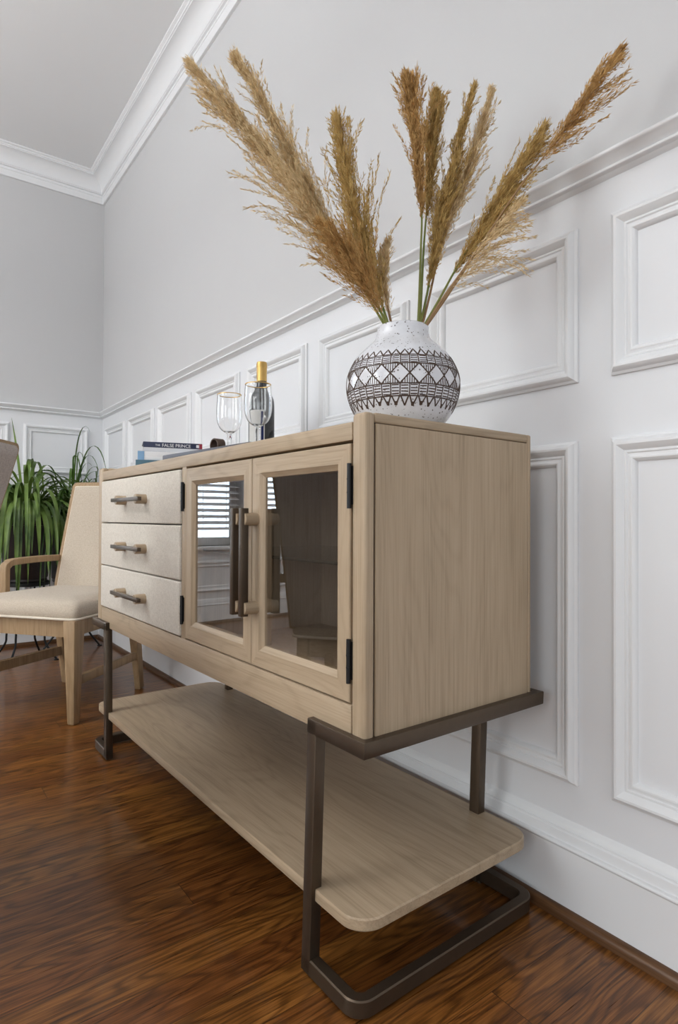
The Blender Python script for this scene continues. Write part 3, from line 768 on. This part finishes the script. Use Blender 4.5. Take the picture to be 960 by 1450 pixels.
def book(name, corner, right, thick, length, depth, cover, label, titles, tip=None):
    """corner: left end of the spine's lower edge, right: direction along the spine"""
    r = Vector((right[0], right[1], 0)).normalized(); dpt = Vector((-r.y, r.x, 0))
    mw = Matrix.Translation(corner) @ Matrix(((r.x, dpt.x, 0, 0), (r.y, dpt.y, 0, 0), (0, 0, 1, 0), (0, 0, 0, 1)))
    root = empty(name); root.matrix_world = mw
    tag(root, label, 'book', 'books stacked on the far end of the sideboard')
    cm = [plain(name + '_cover_%d' % i, c, .4, 0, .4, .04, 40) for i, c in enumerate(cover)]
    mb = MB(); c = .0022
    mb.box((0, 0, 0), (length, depth, c), .0006, 1, 0); mb.box((0, 0, thick - c), (length, depth, thick), .0006, 1, 0)
    mb.box((0, -.0015, 0), (length, c, thick), .0012, 2, 0)
    if len(cover) > 1:
        mb.box((.0005, -.0021, .0008), (length - .0005, -.0010, thick * .42), 0, 1, 1)
    if len(cover) > 2:
        mb.box((length - .012, -.0024, thick * .45), (length - .0, -.0012, thick * .95), 0, 1, 2)
    if len(cover) > 3:
        mb.box((length - .020, -.0024, thick * .55), (length - .010, -.0012, thick * .85), 0, 1, 3)
    if tip:
        cm.append(plain(name + '_tip', tip, .4)); mb.box((-.0004, -.0026, -.0002), (.020, -.0010, thick + .0002), 0, 1, len(cm) - 1)
    mb.build('cover', cm, root)
    mb = MB(); mb.box((.003, c, c), (length - .003, depth - .004, thick - c)); mb.build('pages', plain('paper_pages', srgb(226, 220, 208), .8, 0, .2, .06, 300), root, smooth=False)
    for (txt, x, z, size, colr) in titles:
        cu = bpy.data.curves.new('title', 'FONT'); cu.body = txt; cu.size = size; cu.extrude = .0002; cu.align_x = 'LEFT'; cu.align_y = 'CENTER'
        tmp = bpy.data.objects.new('title_tmp', cu); COL.objects.link(tmp)
        dg = bpy.context.evaluated_depsgraph_get(); me = bpy.data.meshes.new_from_object(tmp.evaluated_get(dg)); bpy.data.objects.remove(tmp)
        me.materials.clear(); me.materials.append(colr)
        o = bpy.data.objects.new('title', me); COL.objects.link(o)
        o.parent = root; o.matrix_parent_inverse = Matrix.Identity(4)
        o.matrix_local = Matrix.Translation((x, -.0026, z)) @ Matrix.Rotation(rad(90), 4, 'X')
    return root
WHITE = plain('white_print', srgb(236, 236, 240), .6); GREY = plain('grey_print', srgb(120, 124, 130), .6)
rdir = (0.155, -0.058)
def rvec(a):
    b = math.atan2(rdir[1], rdir[0]) + rad(a); v = SBM.to_3x3() @ Vector((math.cos(b), math.sin(b), 0)); return (v.x, v.y)
book('lying_book', W(.070, 1.235, ZT), rvec(-2), .036, .235, .105, [srgb(66, 98, 112)], 'teal book at the bottom of the stack beside the serving board', [])
book('lying_book', W(.078, 1.238, ZT + .036), rvec(0), .029, .225, .125, [srgb(216, 216, 218), srgb(226, 226, 228), srgb(206, 210, 216)], 'white book with pale blue end in the middle of the stack', [], srgb(122, 160, 196))
book('lying_book', W(.094, 1.235, ZT + .065), rvec(3), .032, .190, .125, [srgb(46, 52, 78), srgb(210, 212, 218), srgb(150, 52, 66), srgb(232, 232, 236)],
     'navy book titled The False Prince on top of the stack', [('THE', .038, .0215, .0085, WHITE), ('FALSE PRINCE', .059, .0215, .0150, WHITE)])

# serving board with a loop strap
sbm = plain('dark_slate', srgb(70, 68, 74), .45, 0, .5, .15, 90)
root = empty('serving_board', W(.150, .672, ZT + .0005)); 
tag(root, 'thin dark slate serving board with looped leather strap between books and glasses', 'serving board')
loc = root.location
ang = rad(1.16 + 5.5)
RM = Matrix.Rotation(ang, 4, 'Z')
mb = MB(); mb.box((-.115, -.205, .0), (.125, .205, .0155), .003, 2, fn=lambda p: RM @ p); mb.build('board', sbm, root)
lea = plain('brown_leather', srgb(78, 62, 52), .6, 0, .3, .15, 120)
mb = MB()
lp = [Vector((-.06, .015 + .018 * math.cos(rad(t)), .030 + .016 * math.sin(rad(t)))) for t in range(-70, 251, 20)]
def strap(path, wd, th):
    n = len(path); vs = []; fs = []
    for i, p in enumerate(path):
        t = (path[min(i + 1, n - 1)] - path[max(i - 1, 0)]).normalized(); sd = Vector((1, 0, 0)); nn = t.cross(sd).normalized()
        for (a, b) in ((-1, -1), (1, -1), (1, 1), (-1, 1)): vs.append(RM @ (p + sd * wd * .5 * a + nn * th * .5 * b))
    for i in range(n - 1):
        for j in range(4): fs.append((i * 4 + j, i * 4 + (j + 1) % 4, i * 4 + 4 + (j + 1) % 4, i * 4 + 4 + j))
    fs.append((3, 2, 1, 0)); fs.append(tuple((n - 1) * 4 + j for j in range(4)))
    mb.add(vs, fs)
strap([Vector((-.06, -.07, .0170))] + [Vector((-.06, -.015, .0172))] + lp + [Vector((-.06, .015 - .03, .0172))], .022, .0035)
mb.build('strap', lea, root)

# ------------------------------------------------------------------ chairs
def ch_outline(front, rear, y0, y1, r, n=8):
    c = [(front, y0), (rear, y1), (-rear, y1), (-front, y0)]
    pts = []
    for i in range(4):
        p = Vector(c[i]); a = (Vector(c[i - 1]) - p).normalized(); b = (Vector(c[(i + 1) % 4]) - p).normalized()
        for j in range(n + 1):
            t = j / n; q0 = p + a * r; q2 = p + b * r
            pts.append(tuple(q0 * (1 - t) ** 2 + p * 2 * t * (1 - t) + q2 * t * t))
    return pts
def make_chair():
    """front towards -y, feet on z = 0"""
    root = empty('dining_chair')
    wd = M['chairwood']
    fz, fx, fy = .385, .239, -.241
    rx, ry = .196, .229
    for s in (1, -1):
        mb = MB(); mb.beam((s * fx, fy, 0.0), (s * fx * .985, fy + .004, .388), (.032, .034), (.054, .062), (1, 0, 0), .007); mb.build('leg', wd, root)
        mb = MB(); mb.beam((s * rx, ry + .012, 0.0), (s * rx, ry - .045, .386), (.030, .034), (.042, .050), (1, 0, 0), .006); mb.build('leg', wd, root)
    mb = MB(); mb.beam((-fx, fy + .006, .356), (fx, fy + .006, .356), (.060, .026), (.060, .026), (0, 0, 1), .004)
    mb.beam((-rx, ry - .045, .356), (rx, ry - .045, .356), (.060, .026), (.060, .026), (0, 0, 1), .004)
    for s in (1, -1): mb.beam((s * (fx - .004), fy, .356), (s * rx, ry - .04, .356), (.060, .026), (.060, .026), (0, 0, 1), .004)
    mb.build('seat_rail', wd, root)
    for s in (1, -1):
        mb = MB(); mb.beam((s * (fx - .006), fy + .012, .155), (s * rx, ry - .004, .155), (.034, .020), (.034, .020), (0, 0, 1), .003); mb.build('stretcher', wd, root)
    mb = MB(); ol = ch_outline(fx + .022, rx + .030, fy - .020, ry + .0, .035)
    mb.loft(ol, [(.010, .388), (.002, .393), (-.004, .400), (-.005, .415), (-.001, .432), (.010, .446), (.030, .455), (.075, .4615), (.14, .464)]); mb.build('seat', M['seatcloth'], root, ang=70)
    mb = MB(); pts = [Vector((x * 1.012, y * 1.012, .3915)) for x, y in ol]; pts.append(pts[0]); mb.tube(pts, .0048, 8, cap=False); mb.build('seat_welt', M['welt'], root)
    # back: a leaning padded panel in a wood frame
    zb, zt = .415, .940; lean_ = .141
    def bp(x, t, d):                      # x across, t up the back 0..1, d towards the front
        z = zb + (zt - zb) * t; y = ry - .020 + lean_ * t ** 1.1
        return Vector((x, y - d, z))
    hw = lambda t: .233 + .010 * t
    R_ = .022
    def outline(ins):
        pts = []
        h = zt - zb
        for t in [i / 10 for i in range(11)]:
            if t * h < h - R_: pts.append((hw(t) - ins, t + ins / h * (1 if t == 0 else 0)))
        for i in range(7):
            a = rad(90 * i / 6); rr = max(R_ - ins, .004); cxx = hw(1) - ins - rr; ct = 1 - (ins + rr) / h
            pts.append((cxx + rr * math.cos(a), ct + rr * math.sin(a) / h))
        return pts + [(-x, t) for x, t in pts[::-1]]
    def ring_mesh(mb, o0, o1, d0, d1, mat=0):
        n = len(o0)
        vs = [bp(x, t, d0) for x, t in o0] + [bp(x, t, d0) for x, t in o1] + [bp(x, t, d1) for x, t in o1] + [bp(x, t, d1) for x, t in o0]
        fs = []
        for a in range(4):
            b = (a + 1) % 4
            for i in range(n): 
                j = (i + 1) % n; fs.append((a * n + i, a * n + j, b * n + j, b * n + i))
        mb.add(vs, fs, mat)
    mb = MB(); ring_mesh(mb, outline(0), outline(.018), .018, -.020); mb.build('back_frame', wd, root, ang=40)
    def padm(mb, ins, dbase, dcrown):
        o0 = outline(ins); o1 = outline(ins + .006); o2 = outline(ins + .03); n = len(o0)
        vs = [bp(x, t, dbase) for x, t in o0] + [bp(x, t, dbase + dcrown * .7) for x, t in o1] + [bp(x, t, dbase + dcrown) for x, t in o2]
        fs = [(a * n + i, a * n + (i + 1) % n, (a + 1) * n + (i + 1) % n, (a + 1) * n + i) for a in (0, 1) for i in range(n)]
        # fill by strips across
        h = n // 2
        for i in range(h - 1): fs.append((2 * n + i, 2 * n + i + 1, 2 * n + n - 2 - i, 2 * n + n - 1 - i))
        mb.add(vs, fs)
    mb = MB(); padm(mb, .0175, .014, .016); mb.build('back_cushion', M['seatcloth'], root, ang=50)
    mb = MB(); padm(mb, .004, -.018, -.008); o = mb.build('back_outer_cover', M['greycloth'], root, ang=50); o['label'] = 'grey brown cloth on the back of the backrest'
    mb = MB(); ol2 = outline(.0205); mb.tube([bp(x, t, .020) for x, t in ol2], .0028, 6); mb.build('back_welt', M['welt'], root)
    # arms
    for s in (1, -1):
        mb = MB()
        p = [Vector((s * .243, ry + .035, .580)), Vector((s * .248, ry - .10, .582)), Vector((s * .252, ry - .255, .578)), Vector((s * .253, ry - .285, .566)), Vector((s * .253, ry - .297, .542)), Vector((s * .250, ry - .299, .36))]
        sp2 = spline(p, 26)
        vs = []; fs = []; nn = len(sp2)
        for i, q in enumerate(sp2):
            t = (sp2[min(i + 1, nn - 1)] - sp2[max(i - 1, 0)]).normalized(); sd = Vector((1, 0, 0)); up = t.cross(sd).normalized()
            for (a, b) in ((-.8, -1), (.8, -1), (1, -.8), (1, .8), (.8, 1), (-.8, 1), (-1, .8), (-1, -.8)): vs.append(q + sd * .017 * a + up * .014 * b)
        for i in range(nn - 1):
            for j in range(8): fs.append((i * 8 + j, i * 8 + (j + 1) % 8, i * 8 + 8 + (j + 1) % 8, i * 8 + 8 + j))
        fs.append(tuple(range(7, -1, -1))); fs.append(tuple((nn - 1) * 8 + j for j in range(8)))
        mb.add(vs, fs); mb.build('arm', wd, root, ang=50)
    return root
ch = make_chair(); ch.location = (-.474, 2.720, 0); ch.rotation_euler = (0, 0, rad(-52))
tag(ch, 'beige upholstered oak armchair by the far end of the sideboard, plants behind it', 'chair', 'dining chairs')
ch2 = copy_tree(ch); ch2.location = (-1.2635, 1.568, 0); ch2.rotation_euler = (0, 0, rad(-124.8))
tag(ch2, 'chair cut off at the left edge showing only the grey cloth outside of its backrest', 'chair', 'dining chairs')

# ------------------------------------------------------------------ plants on stands
def plant_stand(loc, label, r, h, rz, group):
    root = empty('plant_stand', loc, rz); tag(root, label, 'plant stand', group)
    mb = MB(); mb.lathe([(0, h - .022), (r - .006, h - .022), (r, h - .018), (r, h - .004), (r - .004, h), (0, h)], 40); mb.build('top', M['black_metal'], root, ang=40)
    for k in range(4):
        a = rad(90 * k + 45); d = Vector((math.cos(a), math.sin(a), 0)); 
        mb = MB(); mb.tube(spline([d * (r - .02) + Vector((0, 0, h - .01)), d * (r - .018) + Vector((0, 0, h * .5)), d * (r - .014) + Vector((0, 0, .13)), d * (r - .006) + Vector((0, 0, .085)), d * (r + .05) + Vector((0, 0, .006))], 18), .0056, 8)
        mb.lathe([(0, 0), (.014, 0), (.014, .005), (0, .007)], 14, tuple(d * (r + .052))); mb.build('leg', M['black_metal'], root)
    mb = MB()
    mb.tube([Vector(((r - .02) * math.cos(2 * math.pi * i / 40), (r - .02) * math.sin(2 * math.pi * i / 40), h - .062)) for i in range(41)], .0045, 8, cap=False); mb.build('ring', M['black_metal'], root)
    return root
def pot(name, loc, r0, r1, h, col, label, group):
    root = empty(name, loc); tag(root, label, 'potted plant', group)
    pm = plain(name + '_dark_clay', col, .45, 0, .4, .08, 20)
    mb = MB(); mb.lathe([(0, 0), (r0, 0), (r0 + .004, .006), (r0 + .003, .016), (r0 + .008, .022), (r1 - .004, h - .045), (r1 + .008, h - .042), (r1 + .010, h - .004), (r1 + .006, h), (r1 - .006, h), (r1 - .01, h - .03), (0, h - .03)], 44); mb.build('pot', pm, root, ang=35)
    mb = MB(); mb.lathe([(0, h - .018), (r1 - .012, h - .026)], 24); mb.build('soil', plain('soil', srgb(44, 34, 26), .95, 0, .1, .3, 90), root)
    return root
def strap_leaf(mb, base, az, el, length, width, droop, rg, mat=0, twist=0.0, lim=(9, 9)):
    d = Vector((math.cos(az) * math.cos(el), math.sin(az) * math.cos(el), math.sin(el)))
    n = 16; st = length / n; p = Vector(base); vs = []; fs = []
    side0 = Vector((-math.sin(az), math.cos(az), 0))
    for i in range(n + 1):
        t = i / n
        w = width * (0.55 + .45 * min(1, t * 4)) * (1 - max(0, (t - .55) / .45) ** 1.8) * .5 + .0004
        sd = (Quaternion(d, twist * t) @ side0); nn = d.cross(sd).normalized()
        vs += [p + sd * w + nn * w * .35, p, p - sd * w + nn * w * .35]
        d = (d + Vector((0, 0, -1)) * droop * st * (0.6 + 1.6 * t)).normalized()
        if d.z < -.985: d = Vector((d.x, d.y, -.985)).normalized()
        p = p + d * st
        p.x = min(p.x, lim[0]); p.y = min(p.y, lim[1])
    for i in range(n):
        for j in (0, 1): fs.append((i * 3 + j, i * 3 + j + 1, i * 3 + j + 4, i * 3 + j + 3))
    mb.add(vs, fs, mat)
PG, SG = 'strap leaved plants in the corner', 'black plant stands in the corner'
s1 = (-.488, 3.610)
plant_stand((*s1, 0), 'round black metal plant stand seen through the gap under the chair arm', .116, .425, rad(10), SG)
p1 = pot('potted_plant', (*s1, .4255), .098, .135, .345, srgb(44, 36, 36), 'large bushy plant with broad bright green strap leaves in a dark pot', PG)
rg = random.Random(5); mb = MB()
for i in range(140):
    az = rg.random() * 2 * math.pi; rr = rg.random() * .075
    tall = rg.random()
    el = rad(rg.uniform(50, 86)); ln = rg.uniform(.44, .74); wd = rg.uniform(.015, .026)
    strap_leaf(mb, (rr * math.cos(az), rr * math.sin(az), .325), az + rg.gauss(0, .3), el, ln, wd, rg.uniform(5.0, 11.5), rg, 0, rg.gauss(0, .5), (WX - .05 - s1[0], BY - .05 - s1[1]))
# one tall stiff blade standing above the rest, towards the camera side
strap_leaf(mb, (-.02, -.06, .325), rad(200), rad(83), .545, .026, .30, rg)
mb.build('foliage', M['leaf'], p1, ang=60)
s2 = (-.215, 3.780)
plant_stand((*s2, 0), 'black metal plant stand behind the beige chair backrest', .10, .395, rad(35), SG)
p2 = pot('potted_plant', (*s2, .3955), .105, .125, .36, srgb(36, 30, 30), 'plant with thin dark arching leaves behind the beige chair by the corner', PG)
rg = random.Random(9); mb = MB()
for i in range(100):
    az = rg.random() * 2 * math.pi; rr = rg.random() * .06
    el = rad(rg.uniform(40, 88)); ln = rg.uniform(.45, .85); wd = rg.uniform(.006, .014)
    strap_leaf(mb, (rr * math.cos(az), rr * math.sin(az), .34), az + rg.gauss(0, .3), el, ln, wd, rg.uniform(3.5, 8.0), rg, 0, rg.gauss(0, .5), (WX - .05 - s2[0], BY - .05 - s2[1]))
mb.build('foliage', M['leaf_dark'], p2, ang=60)

# ------------------------------------------------------------------ light
wd = bpy.data.worlds.new('sky'); S.world = wd; wd.use_nodes = True
bg = wd.node_tree.nodes['Background']; bg.inputs[0].default_value = (0.80, 0.90, 1.0, 1); bg.inputs[1].default_value = 0.8
def area(name, loc, target, sx, sy, power, col=(1, 1, 1), spread=180):
    l = bpy.data.lights.new(name, 'AREA'); l.shape = 'RECTANGLE'; l.size = sx; l.size_y = sy; l.energy = power; l.color = col; l.spread = rad(spread)
    o = bpy.data.objects.new(name, l); COL.objects.link(o); o.location = loc
    d = Vector(target) - Vector(loc); o.rotation_euler = d.to_track_quat('-Z', 'Y').to_euler(); return o
area('daylight_left_window', (LX - .05, 1.7, 1.35), (0, 1.7, 0.9), 1.6, 2.2, 84, (.96, 1, 1))
area('daylight_left_front_window', (LX - .05, -.9, 1.35), (0, -.6, 0.9), 1.4, 2.2, 50, (.96, 1, 1))
area('daylight_rear_opening', (-2.3, RY - .05, 1.2), (-1.2, 3, 0.9), 4.0, 2.2, 38, (.98, 1, .98))
area('daylight_back_window', (-2.18, BY + .45, 1.35), (-2.18, 0, 1.1), 1.7, 1.8, 95, (.70, .84, 1))
area('added_fill_down', (-2.7, 2.0, 2.55), (-2.7, 2.0, 0), .8, .8, 10, (1, .99, .96))  # added fill from above, no fitting here; shades undersides of the trim
area('added_fill_up', (-2.7, 2.0, 2.15), (-2.7, 2.0, 3), .8, .8, 112, (1, 1, 1))  # added upward fill without a fitting, brightens the ceiling

S.view_settings.view_transform = 'Standard'; S.view_settings.look = 'None'
S.view_settings.gamma = 1; S.view_settings.exposure = -0.26; S.view_settings.use_curve_mapping = False
S.cycles.use_denoising = True
S.cycles.max_bounces = 10; S.cycles.diffuse_bounces = 5; S.cycles.glossy_bounces = 5; S.cycles.transmission_bounces = 8; S.cycles.transparent_max_bounces = 12
S.cycles.caustics_reflective = False; S.cycles.caustics_refractive = False; S.cycles.sample_clamp_indirect = 8
